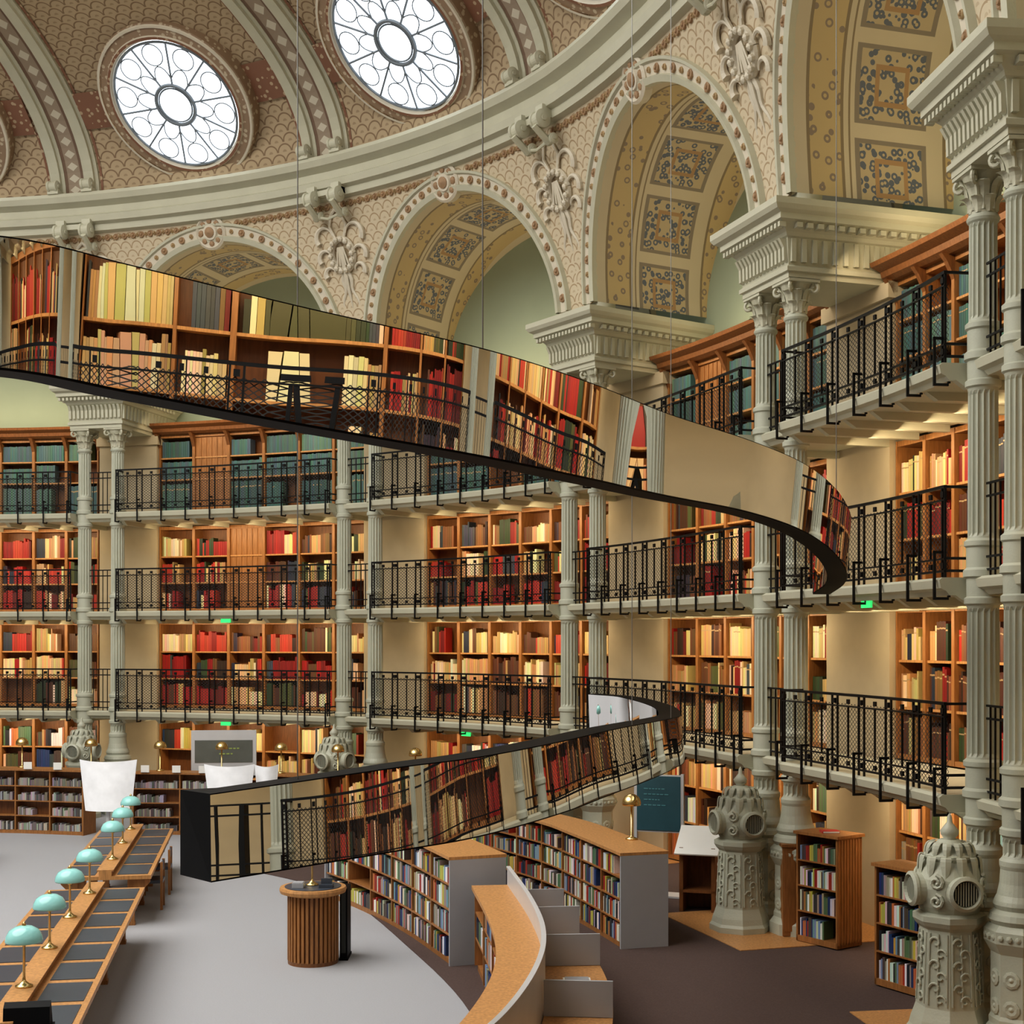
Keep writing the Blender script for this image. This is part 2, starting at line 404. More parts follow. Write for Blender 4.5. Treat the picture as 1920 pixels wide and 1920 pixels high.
def bay(i,level):
    f,L=bayf(i); vis=level>=2
    A0=1.45 if i==4 else .6
    # rear wall + lunette etc
    mb=MB(); mb.sweep(f,[(1.95,0),(1.95,9.66),(2.5,9.66),(2.5,9.3)],0,L,8,0,closed=False)
    mb.box(f,-.8,.8,1.3,2.48,0,9.45,3,0)
    mb.box(f,-.86,.86,1.24,2.48,9.2,9.44,3,0)
    wobj(mb,'wall_pier',[PLAST],'beige plaster pier and rear wall behind the galleries','wall',kind='structure')
    spandrel(i,f,L,vis)
    NC=6; m0,m1=.82,L-.82; cw=(m1-m0)/NC
    for ti,(z0,z1) in enumerate(TIERS):
        mb=MB(); tf,tb=1.42,1.82
        mb.box(f,m0,m1,tb-.03,tb,z0,z1,8,1)
        mb.box(f,m0,m1,tf-.02,tb,z0,z0+.07,8,0); mb.box(f,m0,m1,tf-.02,tb,z1-.08,z1,8,0)
        for c in range(NC+1):
            mm=m0+c*cw; w=.035
            mb.box(f,max(m0,mm-w),min(m1,mm+w),tf-.03,tb,z0,z1,1,0)
        lb=['oak wall bookcase at floor level with mixed volumes','oak wall bookcase on the first gallery with leather and cream volumes','oak wall bookcase on the second gallery with red and cream volumes','oak wall bookcase on the top gallery with dark green volumes'][ti]
        bc=wobj(mb,'bookcase',[OAK,OAKD],lb,'bookcase',group='wall bookcases')
        rows=3; rh=(z1-z0-.15)/rows; zs=[z0+.07+k*rh for k in range(rows)]
        if ti==3: zs=[z0+.07,z0+.95,z0+1.5]; 
        tops=zs[1:]+[z1-.08]
        for z in zs[1:]:
            s=MB(); s.box(f,m0,m1,tf,tb-.02,z-.035,z,8,0); wobj(s,'shelf',[OAKL],parent=bc)
        if ti==3:
            s=MB(); s.sweep(f,[(1.3,9.45),(1.22,9.5),(1.2,9.58),(1.05,9.64),(1.02,9.7),(1.95,9.7),(1.95,9.45)],m0-.1,m1+.1,8,0)
            for c in range(NC+1):
                mm=m0+c*cw; s.sweep(f,[(1.40,9.1),(1.36,9.2),(1.28,9.36),(1.2,9.46),(1.4,9.46)],mm-.04,mm+.04,1,0)
            wobj(s,'bookcase_cornice',[OAKD],parent=bc)
        skipc=set()
        if ti==3 and i%2==0 and level>=2: skipc={1}
        if ti==2 and i in (0,): skipc={2}
        if skipc:
            s=MB(); c=list(skipc)[0]; s.box(f,m0+c*cw+.04,m0+(c+1)*cw-.04,tf+.02,tf+.06,z0+.07,z1-.08,1,0)
            for q in range(1,6):
                mm=m0+c*cw+.04+(cw-.08)*q/6; s.box(f,mm-.008,mm+.008,tf,tf+.03,z0+.1,z1-.1,1,0)
            wobj(s,'door_panel',[OAK],parent=bc)
        wr=(.035,.065) if level>=2 else ((.045,.08) if level==1 else (.15,.3))
        for c in range(NC):
            if c in skipc: continue
            for zz,tp in zip(zs,tops):
                pal=random.choice(PAL[ti])
                if ti==2 and zz==zs[0]: pal=random.choice([RED,BRN+BLU,RED,CRM+RED])
                if ti==1 and i in (1,2): pal=random.choice([BRN,CRM,CRM,RED+BRN])
                if ti==1 and i in (0,18): pal=random.choice([BRN+GRN,RED,RED+BRN,CRM])
                if level==1 and ti==3: pal=random.choice([CRM,RED,BRN])
                fillrow(f,m0+c*cw+.04,m0+(c+1)*cw-.04,tf+.03,zz,tp-zz-.04,pal,wr,hf=(.60,.88) if ti!=3 else (.85,.92),empt=.05,jit=.22 if ti!=3 else 0,runs=(1,1,2,3,6) if ti!=3 else (20,))
    # galleries
    for g,zb in enumerate(SL):
        zt=zb+ST
        mb=MB(); pr=[(-.30,zb),(-.34,zb+.05),(-.40,zb+.08),(-.42,zb+.17),(-.38,zt),(1.38,zt),(1.38,zb)]
        mb.sweep(f,pr,A0,L-.6,10,0)
        pr2=[(-.02,zb),(-.06,zb+.05),(-.12,zb+.08),(-.14,zb+.17),(-.1,zt),(1.22,zt),(1.22,zb)]
        mb.sweep(f,pr2,-.6,A0,3,0)
        nb=6
        for k in range(nb+1):
            mm=A0+.15+(L-.75-A0-.0)*k/nb; mb.sweep(f,[(-.25,zb),(-.1,zb-.1),(1.3,zb-.1),(1.3,zb)],mm-.05,mm+.05,1,0)
        bal=wobj(mb,'balcony',[STONE2],'pale painted curved balcony slab between the iron columns','balcony',group='reading room balconies')
        if level==0: 
            mb=MB(); mb.box(f,.62,L-.62,-.34,-.31,zt+1.0,zt+1.04,8); mb.box(f,.62,L-.62,-.34,-.31,zt+.08,zt+.11,8); mb.box(f,.62,.65,-.34,-.31,zt,zt+1.04); mb.box(f,L-.65,L-.62,-.34,-.31,zt,zt+1.04)
            wobj(mb,'railing',[IRON],'black wrought iron balcony railing','railing',group='balcony railings'); continue
        mb=MB(); a0,a1=A0+.02,L-.62; T0,T1=-.35,-.325
        for z,h in ((1.0,.035),(.86,.018),(.20,.018),(.06,.025)):
            mb.box(f,a0,a1,T0-.005,T1+.005,zt+z,zt+z+h,8)
        npst=max(4,int((a1-a0)/.66)); st=(a1-a0)/npst
        for k in range(npst+1):
            mm=a0+k*st
            for dm in (-.075,.075):
                q=min(max(mm+dm,a0+.01),a1-.01); mb.box(f,q-.011,q+.011,T0,T1,zt,zt+1.0)
            q=min(max(mm,a0+.05),a1-.05)
            for zc in (.93,.13):
                mb.box(f,q-.035,q+.035,T0-.01,T1+.01,zt+zc-.03,zt+zc+.035)
            # hook bracket below slab
            for (ta,tb_,za,zb2) in ((-.46,-.43,-.22,.30),(-.46,-.33,.27,.30),(-.46,-.28,-.25,-.22),(-.29,-.26,-.22,-.12)):
                mb.box(f,q-.012,q+.012,ta,tb_,zt+za,zt+zb2)
            if k<npst:
                q=mm+st/2; mb.box(f,q-.006,q+.006,T0,T1,zt+.2,zt+.86)
                mb.box(f,q-.03,q+.03,T0,T1,zt+.9,zt+.96); mb.box(f,q-.03,q+.03,T0,T1,zt+.1,zt+.16)
        for q in (a0,a1):
            for z in (1.0,.2,.06): mb.box(f,q-.012,q+.012,-.34,0,zt+z,zt+z+.03)
        for z in (1.0,.86,.2,.06): mb.box(f,-.30,.30,-.05,-.03,zt+z,zt+z+.025)
        for q in (-.2,-.07,.07,.2): mb.box(f,q-.007,q+.007,-.05,-.03,zt,zt+1.0)
        rl=wobj(mb,'railing',[IRON],'black wrought iron balcony railing with paired bars and scroll brackets','railing',group='balcony railings')
        mb=MB(); n=10
        for k in range(n):
            ma=a0+(a1-a0)*k/n; mb2=a0+(a1-a0)*(k+1)/n; b0=len(mb.v)
            for m_ in (ma,mb2):
                for z_ in (zt+.06,zt+.9): x,y=f(m_,-.30); mb.v.append((x,y,z_))
            mb.face((b0,b0+2,b0+3,b0+1),0,[(ma,0),(mb2,0),(mb2,.84),(ma,.84)])
        wobj(mb,'wire_netting',[NET],parent=rl)
    # strip lights of each tier
    if level>=1 and i not in (8,17,7):
        for ti,(z0,z1) in enumerate(TIERS):
            if i==6 and ti==3: continue
            ld=bpy.data.lights.new('shelf_light','AREA'); ld.shape='RECTANGLE'; ld.size=L-1.8; ld.size_y=.06; ld.energy=(44,48,48,26)[ti]; ld.color=(1,.78,.50)
            o=bpy.data.objects.new('shelf_light',ld); COL.objects.link(o)
            x,y=f(L/2,.45); p,T,nn=frame(i+.5)
            o.location=(x,y,z1-.12 if ti<3 else 9.75)
            d=Vector((nn[0],nn[1],-.95)).normalized(); X=Vector((T[0],T[1],0)); Zx=-d; Y=Zx.cross(X).normalized()
            o.rotation_euler=Matrix((X,Y,Zx)).transposed().to_euler()
        if vis:
            ld=bpy.data.lights.new('vault_light','AREA'); ld.shape='RECTANGLE'; ld.size=L-2.6; ld.size_y=.5; ld.energy=34; ld.color=(1,.80,.50)
            o=bpy.data.objects.new('vault_light',ld); COL.objects.link(o); x,y=f(L/2,1.6); p,T,nn=frame(i+.5); o.location=(x,y,9.74)
            o.rotation_euler=Matrix((Vector((T[0],T[1],0)),Vector((T[1],-T[0],0)),Vector((0,0,-1)))).transposed().to_euler()
for i in range(N):
    lv={18:2,0:2,1:2,2:2,3:2,4:2,5:1,6:1,7:1,8:1,17:0}.get(i,0)
    bay(i,lv)

# exit signs
for i in range(0,4):
    for ti,g in enumerate(SL[:2]):
        if (i,ti) in ((2,1),(1,1),(3,0)) : continue
        f,L=bayf(i); mb=MB(); mb.box(f,L/2-.13,L/2+.13,-.28,-.25,g-.09,g+.0)
        wobj(mb,'exit_sign',[EXITG],'small green illuminated exit sign under a balcony','sign',group='exit signs')

# ================= columns =================
def leaf(mb,a,z0,h,r0,curl,w,mat=0):
    b0=len(mb.v); n=6
    for j in range(n+1):
        v=j/n; r=r0+curl*v**2.2; z=z0+h*sin(min(v,1)*1.9)/sin(1.57) if v<.9 else z0+h*.93
        ww=w*(.55+.6*sin(pi*v*.9))*(1 if v<.95 else .4)
        for k in (-1,0,1):
            rr=r+(0.012 if k==0 else -.006); x=rr*cos(a)-k*ww*sin(a); y=rr*sin(a)+k*ww*cos(a); mb.v.append((x,y,z))
    for j in range(n):
        for k in range(2):
            q=b0+j*3+k; mb.face((q,q+1,q+4,q+3),mat)
mb=MB()
fl=.16; pr=[(.20,1.85),(.215,1.9),(.215,1.95),(.19,1.98)]
def seg(z0,z1,r0,r1):
    return [(r0,(z0,0)),(r0,(z0+.04,fl)),(r1,(z1-.04,fl)),(r1,(z1,0))]
def collar(z,r):
    return [(r+.01,z-.12),(r+.035,z-.1),(r+.035,z-.04),(r+.01,z-.02),(r+.012,z+.18),(r+.045,z+.2),(r+.045,z+.27),(r+.012,z+.3),(r+.012,z+.52),(r+.035,z+.54),(r+.035,z+.59),(r,z+.62)]
pr+=seg(2.0,2.18,.18,.18)+collar(2.32,.178)+seg(2.96,4.6,.175,.170)+collar(4.75,.168)+seg(5.39,7.0,.165,.160)+collar(7.15,.158)+seg(7.79,8.85,.155,.15)
pr+=[(.17,8.87),(.18,8.9),(.16,8.94),(.15,8.95)]
mb.lathe(pr,64,0); SHAFT=mb.mesh('column_shaft',[STONE])
mb=MB()
mb.lathe([(.38,0),(.38,.18),(.35,.22),(.32,.26),(.32,.32),(.30,.36),(.30,1.0),(.33,1.05),(.37,1.12),(.37,1.24),(.32,1.3)],8,0,rot=pi/8)
mb.lathe([(.30,1.3),(.33,1.35),(.31,1.41),(.26,1.45),(.28,1.5),(.27,1.54),(.24,1.6),(.215,1.72),(.205,1.86)],32,0)
for k in range(8):
    a=pi/4*k
    for zz in (.45,.75): 
        X=Matrix.Rotation(a,4,'Z')@Matrix.Translation((.278,0,zz))@Matrix.Rotation(pi/2,4,'Y'); mb.lathe([(.09,0),(.09,.012),(.06,.02),(.03,.012),(.001,.03)],10,0,axis=X)
    for j in range(3):
        X=Matrix.Rotation(a+(j-1)*.26,4,'Z')@Matrix.Translation((.335,0,1.18))@Matrix.Rotation(pi/2,4,'Y'); mb.lathe([(.035,0),(.03,.03),(.001,.04)],8,0,axis=X)
PED=mb.mesh('column_pedestal',[STONE])
mb=MB()
mb.lathe([(.15,8.93),(.155,9.1),(.17,9.25),(.22,9.36),(.24,9.38)],24,0)
for k in range(8): leaf(mb,pi/4*k,8.95,.17,.155,.11,.055)
for k in range(8): leaf(mb,pi/4*k+pi/8,8.98,.30,.155,.14,.055)
for k in range(4):
    a=pi/4+pi/2*k; X=Matrix.Rotation(a,4,'Z')
    pts=[]
    for j in range(16):
        q=j/15*3.6*pi/2*1.2; rr=.08*(1-j/18); pts.append(X@Vector((.26+rr*cos(-q+pi/2)*1.0,0,9.30+rr*sin(-q+pi/2))))
    mb.tube([X@Vector((.17,0,9.12)),X@Vector((.2,0,9.28))]+pts,.026,6)
mb.cube(-.25,.25,-.25,.25,9.38,9.43)
CAP=mb.mesh('column_capital',[STONE2])
# impost
mb=MB()
lev=[(9.42,.70,-.26),(9.50,.70,-.26),(9.51,.74,-.30),(9.57,.74,-.30),(9.6,.70,-.26),(9.98,.73,-.29),(10.0,.76,-.32),(10.05,.78,-.34),(10.16,.88,-.46),(10.18,.94,-.52),(10.26,.94,-.52),(10.3,1.0,-.6),(10.36,1.04,-.64),(10.45,1.04,-.64)]
for z,hw,fr in lev:
    for p in ((-hw,2.45),(-hw,fr),(hw,fr),(hw,2.45)): mb.v.append((p[0],p[1],z))
for k in range(len(lev)-1):
    for j in range(4): mb.face((k*4+j,k*4+(j+1)%4,k*4+4+(j+1)%4,k*4+4+j))
mb.face((0,1,2,3)); n_=len(lev)*4; mb.face((n_-1,n_-2,n_-3,n_-4))
for k in range(13):
    x=-.66+k*1.32/12; mb.sweep(lambda m,t:(m,t),[(-.27,9.64),(-.325,9.66),(-.33,9.85),(-.40,9.97),(-.27,9.97)],x-.03,x+.03)
for k in range(17):
    x=-.85+k*1.7/16; mb.cube(x-.03,x+.03,-.5,-.4,10.08,10.15)
for k in range(14):
    y=-.2+k*.17
    for s_ in (-1,1):
        a_,b_=sorted((s_*.68,s_*.755)); mb.cube(a_,b_,y-.035,y+.035,9.64,9.97)
        a_,b_=sorted((s_*.8,s_*.92)); mb.cube(a_,b_,y-.045,y+.045,10.08,10.15)
IMP=mb.mesh('impost_block',[STONE2])
# heater (air vent pillar)
mb=MB()
mb.lathe([(.45,0),(.45,.10),(.42,.14),(.40,.22),(.37,.30),(.35,.36)],8,0,rot=pi/8)
mb.lathe([(.35,.36),(.31,1.18),(.35,1.22),(.38,1.27),(.38,1.33),(.32,1.36)],8,0,rot=pi/8)
for k in range(8):
    R=Matrix.Rotation(pi/4*k,4,'Z')
    for (z,sg) in ((.46,1),(.58,-1),(.70,1),(.82,-1),(.94,1),(1.06,-1)):
        pts=[]
        for j in range(12):
            q=j/11*2*pi*.9; rr=.062*(1-j/16); pts.append(R@Vector((.335-.043*(z-.36),sg*.03+sg*rr*cos(q),z+rr*sin(q))))
        mb.tube(pts,.013,5)
    mb.tube([R@Vector((.332,0,.40)),R@Vector((.298,0,1.15))],.010,5)
    for s_ in (-.105,.105): mb.tube([R@Vector((.328,s_,.40)),R@Vector((.294,s_*.9,1.15))],.010,5)
HB=mb.mesh('heater_body',[STONE])
mb=MB()
mb.lathe([(.30,1.36),(.33,1.42),(.35,1.52),(.36,1.62),(.35,1.72),(.31,1.82),(.26,1.90),(.27,1.93),(.27,1.96),(.21,2.0),(.17,2.06),(.10,2.12)],24,0)
for k in range(12): leaf(mb,pi/6*k,1.74,.22,.33,-.05,.05)
for k in range(12): leaf(mb,pi/6*k,1.94,.16,.26,-.12,.04)
for k in range(4):
    R=Matrix.Rotation(pi/2*k+pi/4,4,'Z')
    for zz in (1.5,1.7):
        pts=[]
        for j in range(14):
            q=j/13*3*pi; rr=.08*(1-j/16); pts.append(R@Vector((.36,rr*sin(q),zz+rr*cos(q))))
        mb.tube(pts,.02,6)
HH=mb.mesh('heater_head',[STONE])
mb=MB(); mb.lathe([(.10,2.1),(.06,2.13),(.09,2.17),(.10,2.21),(.06,2.26),(.03,2.3),(.025,2.36),(.001,2.4)],16); HF=mb.mesh('heater_finial',[STONE],True)
mb=MB(); X=Matrix.Translation((.28,0,1.60))@Matrix.Rotation(pi/2,4,'Y')
mb.lathe([(.17,0),(.17,.10),(.185,.12),(.185,.15),(.15,.17),(.13,.12)],28,0,axis=X)
mb.lathe([(.13,.12),(.13,.135),(.001,.135)],28,1,axis=X)
for k in range(-4,5): 
    y=k*.028; h=math.sqrt(max(0,.0165-y*y)); 
    mb.cube(.28+.135,.28+.145,y-.004,y+.004,1.6-h,1.6+h,2)
HV=mb.mesh('heater_vent',[STONE,DARKG,STONE])
# wall ornament (trophy) in local xz, facing -y
mb=MB()
ring=[Vector((.26*cos(2*pi*k/24),-.05,.30*sin(2*pi*k/24))) for k in range(25)]
mb.tube(ring,.06,8)
for k in range(14):
    a=2*pi*k/14; mb.lathe([(.05,-.02),(.05,.03),(.001,.06)],7,1,axis=Matrix.Translation((.26*cos(a),-.11,.30*sin(a)))@Matrix.Rotation(pi/2,4,'X'))
for sg in (-1,1):
    for (r0,off,zz) in ((.26,.36,.36),(.2,.42,-.02),(.16,.36,-.32)):
        pts=[]
        for j in range(14):
            q=-.6+j/13*3.6; pts.append(Vector((sg*(off+.0+r0*.75*cos(q)),-.05-.01*j/13,zz+r0*.75*sin(q))))
        mb.tube(pts,[.065*(1-j/16) for j in range(14)],6)
    pts=[Vector((sg*(.05+.12*j/9+.03*sin(j)),-.04,-.35-.07*j)) for j in range(10)]
    mb.tube(pts,[.05-.003*j for j in range(10)],6)
    mb.tube([Vector((sg*.1,-.05,.3)),Vector((sg*.2,-.05,.55)),Vector((sg*.12,-.05,.75)),Vector((0,-.05,.85))],.03,6)
mb.tube([Vector((0,-.06,.1)),Vector((0,-.06,-.55)),Vector((.02,-.05,-1.05))],[.06,.05,.01],6)
for k in range(-2,3): mb.tube([Vector((k*.03,-.09,.15)),Vector((k*.07,-.1,-.2))],.02,5)
TRO=mb.mesh('trophy_relief',[CREAM,CREAM])
# cornice scroll bracket pair
def scroll(mb,x0,x1,cy,cz,r):
    X=Matrix.Translation((x0,cy,cz))@Matrix.Rotation(pi/2,4,'Y'); w=x1-x0
    mb.lathe([(r*.5,-.02),(r,0),(r,w*.2),(r*.85,w*.25),(r*.85,w*.75),(r,w*.8),(r,w),(r*.5,w+.02)],20,0,axis=X)
    mb.lathe([(r*.3,-.04),(r*.3,w+.04)],10,0,axis=X)
mb=MB()
for s_ in (-.34,.34):
    scroll(mb,s_-.12,s_+.12,-1.28,13.93,.17); scroll(mb,s_-.10,s_+.10,-1.02,13.62,.10)
    mb.cube(s_-.11,s_+.11,-1.3,-1.0,13.98,14.2)
    mb.tube([(s_,-1.4,13.8),(s_,-1.2,13.65),(s_,-1.05,13.55)],.07,6)
mb.cube(-.45,.45,-1.2,-1.0,14.0,14.12); mb.tube([(-.34,-1.05,13.6),(0,-1.1,13.5),(.34,-1.05,13.6)],.03,6)
CBR=mb.mesh('cornice_bracket',[STONE2])

vis_p=[18,0,1,2,3,4,5]
for i in range(N):
    p,T,nn=frame(i); rz=math.atan2(T[1],T[0]); full=i in vis_p
    for s_ in (-.45,.45):
        loc=(p[0]+T[0]*s_,p[1]+T[1]*s_,0)
        inst([('pedestal',PED),('shaft',SHAFT),('capital',CAP)],'column',loc,rz,'fluted grey-green cast iron column with leafy capital','column','paired gallery columns')
    o=bpy.data.objects.new('impost',IMP); COL.objects.link(o); o.location=(p[0],p[1],0); o.rotation_euler=(0,0,rz); meta(o,'moulded stone impost block on the column pair','impost','impost blocks')
    if i in (0,1,2,3,4):
        dd_={3:.66,4:.58}.get(i,.9)
        x,y=p[0]-nn[0]*dd_,p[1]-nn[1]*dd_
        parts=[('body',HB),('head',HH),('finial',HF)]+[('vent',HV,(0,0,0),a) for a in (-pi/2,0,pi)]
        inst(parts,'air_vent_pillar',(x,y,0),rz,'ornate cast iron warm-air vent pillar beside the columns','vent pillar','cast iron vent pillars')
    if full:
        x,y=p[0]+nn[0]*(lean(12.9)+.02),p[1]+nn[1]*(lean(12.9)+.02)
        o=bpy.data.objects.new('relief_trophy',TRO); COL.objects.link(o)
        o.matrix_world=Matrix.Translation((x,y,12.85))@Matrix.Rotation(rz,4,'Z')@Matrix.Rotation(.30,4,'X')@Matrix.Scale(1.15,4)
        meta(o,'cream plaster relief of garland, horns and hanging ribbons','wall relief','spandrel reliefs')
        o=bpy.data.objects.new('cornice_bracket',CBR); COL.objects.link(o); o.location=(p[0],p[1],0); o.rotation_euler=(0,0,rz); meta(o,'pair of scrolled brackets under the dome cornice','bracket','cornice brackets')

# ================= cornice ring & dome =================
fr=lambda m,t:W(m,t)
mb=MB(); pr=[(-.9,13.95),(-1.05,13.98),(-1.07,14.12),(-1.2,14.16),(-1.24,14.3),(-1.14,14.36),(-1.16,14.52),(-1.36,14.6),(-1.42,14.72),(-1.40,14.80),(-1.0,14.82)]
mb.sweep(fr,pr,0,N,N*8,0,closed=False); wobj(mb,'trim_1',[STONE2],'moulded pale cornice ring at the base of the dome','cornice',kind='structure')
DA,DB=8.0,3.75
def D(tau): return -(1.1+DA*(1-cos(tau))),14.75+DB*sin(tau)
def Dn(tau):
    a,b=-DB*cos(tau),-DA*sin(tau); l=math.hypot(a,b); return a/l,b/l
mb=MB(); NS=N*8; NT=18; TM=1.5; arc=0; prof=[]
for j in range(NT+1):
    t,z=D(TM*j/NT)
    if j: arc+=math.dist((t,z),prof[-1][:2])
    prof.append((t,z,arc))
for k in range(NS+1):
    for t,z,a in prof:
        x,y=W(k/8,t); mb.v.append((x,y,z))
for k in range(NS):
    for j in range(NT):
        a=k*(NT+1)+j; u0,u1=k/8*6.0,(k+1)/8*6.0
        mb.face((a,a+NT+1,a+NT+2,a+1),0,[(u0,prof[j][2]),(u1,prof[j][2]),(u1,prof[j+1][2]),(u0,prof[j+1][2])])
wobj(mb,'ceiling',[DSCALE],'domed ceiling covered with tan scale-pattern tiles','ceiling',kind='structure',smooth=True)
# skylight
mb=MB(); t,z=D(TM)
for k in range(N*3):
    x,y=W(k/3,t+.1); mb.v.append((x,y,z+.05))
cx=sum(p[0] for p in mb.v)/len(mb.v); cy=sum(p[1] for p in mb.v)/len(mb.v); mb.v.append((cx,cy,z+.8)); n_=len(mb.v)-1
for k in range(n_): mb.face((k,(k+1)%n_,n_))
wobj(mb,'window_skylight',[SKYG],'central glazed skylight of the dome','window',kind='structure')
# ribs
for i in range(N):
    p,T,nn=frame(i)
    def rp(m,tau,off):
        t,z=D(tau); a,b=Dn(tau); t+=a*off; z+=b*off
        return (p[0]+nn[0]*t+T[0]*m,p[1]+nn[1]*t+T[1]*m,z)
    mb=MB(); n=20
    for mc in (-.44,.44):
        sec=[(mc-.19,-.05),(mc-.19,.07),(mc-.12,.09),(mc-.12,.17),(mc+.12,.17),(mc+.12,.09),(mc+.19,.07),(mc+.19,-.05)]
        b0=len(mb.v)
        for k in range(n+1):
            for m_,o_ in sec: mb.v.append(rp(m_,.02+1.4*k/n,o_))
        for k in range(n):
            for j in range(7): a=b0+k*8+j; mb.face((a,a+1,a+9,a+8),0)
        mb.face([b0+j for j in range(8)],0)
    b0=len(mb.v)
    for k in range(n+1):
        for m_ in (-.25,.25): mb.v.append(rp(m_,.02+1.4*k/n,.05))
    for k in range(n):
        a=b0+k*2; u0=k*.45; u1=u0+.45; mb.face((a,a+1,a+3,a+2),1,[(u0,-.25),(u0,.25),(u1,.25),(u1,-.25)])
    for sg in (-1,1):
        b0=len(mb.v)
        for k in range(n+1):
            for m_ in (.66,.72): mb.v.append(rp(sg*m_,.02+1.4*k/n,.03))
        for k in range(n): a=b0+k*2; mb.face((a,a+1,a+3,a+2),2)
    rb=wobj(mb,'ceiling_rib',[STONE2,RIBB,BANDM],'double moulded dome rib with painted diamond band','rib',group='dome ribs',kind='structure')
    if i in vis_p:
        mb=MB()
        rz=math.atan2(T[1],T[0]); X=Matrix.Translation((p[0],p[1],0))@Matrix.Rotation(rz,4,'Z')
        for s_ in (-.44,.44):
            scroll(mb,s_-.12,s_+.12,-1.42,14.98,.13); mb.cube(s_-.14,s_+.14,-1.45,-1.2,14.8,14.9)
        mb.v=[tuple(X@Vector(q)) for q in mb.v]
        wobj(mb,'rib_foot',[STONE2],parent=rb)
# oculi
def tubering(mb,r,z,rad,seg=40,mat=0,cx=0,cy=0):
    mb.tube([Vector((cx+r*cos(2*pi*k/seg),cy+r*sin(2*pi*k/seg),z)) for k in range(seg+1)],rad,6,mat)
mbf=MB(); mbf.lathe([(1.90,-.60),(1.86,.0),(1.84,.03)],64,1); mbf.f.pop(); mbf.mi.pop(); mbf.f.pop(); mbf.mi.pop()
def annulus(mb,r0,z0,r1,z1,mat,seg=64):
    b0=len(mb.v)
    for k in range(seg):
        a=2*pi*k/seg; mb.v.append((r0*cos(a),r0*sin(a),z0)); mb.v.append((r1*cos(a),r1*sin(a),z1))
    for k in range(seg):
        a=b0+2*k; b=b0+2*((k+1)%seg); mb.face((a,b,b+1,a+1),mat)
annulus(mbf,1.84,.03,1.82,.06,0); annulus(mbf,1.82,.06,1.77,.06,0); annulus(mbf,1.77,.03,1.60,.03,1); annulus(mbf,1.60,.03,1.58,.07,0); annulus(mbf,1.58,.07,1.52,.07,2); annulus(mbf,1.52,.07,1.46,-.06,0)
OF=mbf.mesh('oculus_frame',[CREAM,RINGM,BANDM])
mb=MB(); mb.v=[(1.47*cos(2*pi*k/64),1.47*sin(2*pi*k/64),-.03) for k in range(64)]; mb.face(range(64)); OG=mb.mesh('oculus_glass',[GLOW])
mb=MB(); tubering(mb,.46,0,.045); tubering(mb,.39,0,.02); tubering(mb,1.44,0,.03,56)
for k in range(10):
    a=2*pi*k/10
    mb.tube([Vector((.46*cos(a),.46*sin(a),0)),Vector((1.44*cos(a),1.44*sin(a),0))],.024,5)
    am=a+pi/10; tubering(mb,.24,0,.014,20,0,1.16*cos(am),1.16*sin(am))
    pts=[]
    for j in range(9):
        q=am+(-1+2*j/8)*pi/10; rr=.62+.28*cos((-1+2*j/8)*pi/2); pts.append(Vector((rr*cos(q),rr*sin(q),0)))
    mb.tube(pts,.014,5)
OT=mb.mesh('oculus_tracery',[LEAD])
for i in range(N):
    p,T,nn=frame(i+.5); tau=.475; t,z=D(tau); a,b=Dn(tau); off=.40
    loc=Vector((p[0]+nn[0]*(t+a*off),p[1]+nn[1]*(t+a*off),z+b*off))
    Zv=Vector((nn[0]*a,nn[1]*a,b)); X=Vector((T[0],T[1],0)); Y=Zv.cross(X)
    R=Matrix((X,Y,Zv)).transposed().to_4x4()
    r=bpy.data.objects.new('window_%d'%(i+1),None); COL.objects.link(r); r.matrix_world=Matrix.Translation(loc)@R
    meta(r,'round oculus window with radial tracery in mosaic frame','window','dome oculi','structure')
    for nme,me in (('frame',OF),('glass',OG),('tracery',OT)): part(nme,me,r)
    # rust bands linking to ribs
    if i in (17,18,0,1,2,3,4):
        f,L=bayf(i); mb=MB()
        for (m0,m1) in ((.72,L*.5-1.75),(L*.5+1.75,L-.72)):
            rows=[]
            for dt in (-.16,.16):
                tt,zz=D(tau+dt*.55); aa,b2=Dn(tau); rows.append((tt+aa*.06,zz+b2*.06))
            n=3;b0=len(mb.v)
            for k in range(n+1):
                m_=m0+(m1-m0)*k/n
                for (tt,zz) in rows: x,y=f(m_,tt); mb.v.append((x,y,zz))
            for k in range(n): q=b0+2*k; mb.face((q,q+2,q+3,q+1))
        wobj(mb,'trim_dome_band',[BANDM],'rust mosaic band between oculus and rib','trim',kind='structure')

# ================= floor =================
mb=MB()
for k in range(N*4):
    x,y=W(k/4,2.6); mb.v.append((x,y,0))
mb.face(range(len(mb.v))[::-1]); wobj(mb,'floor',[GREYC],'pale grey carpeted floor','floor',kind='structure')
mb=MB(); mb.sweep(fr,[(-5.55,0.0),(-5.55,.012),(1.4,.012),(1.4,0.0)],1.2,6.6,44,0)
wobj(mb,'floor_carpet',[BROWNC],'dark brown carpet ring near the wall','floor',kind='structure')
mb=MB()
for i in (2,3,4):
    f,L=bayf(i); mb.box(f,-1.25,1.25,-1.3,1.4,.0,.022,4,0)
wobj(mb,'floor_parquet',[OAKL],'light parquet strips around the columns','floor',kind='structure')

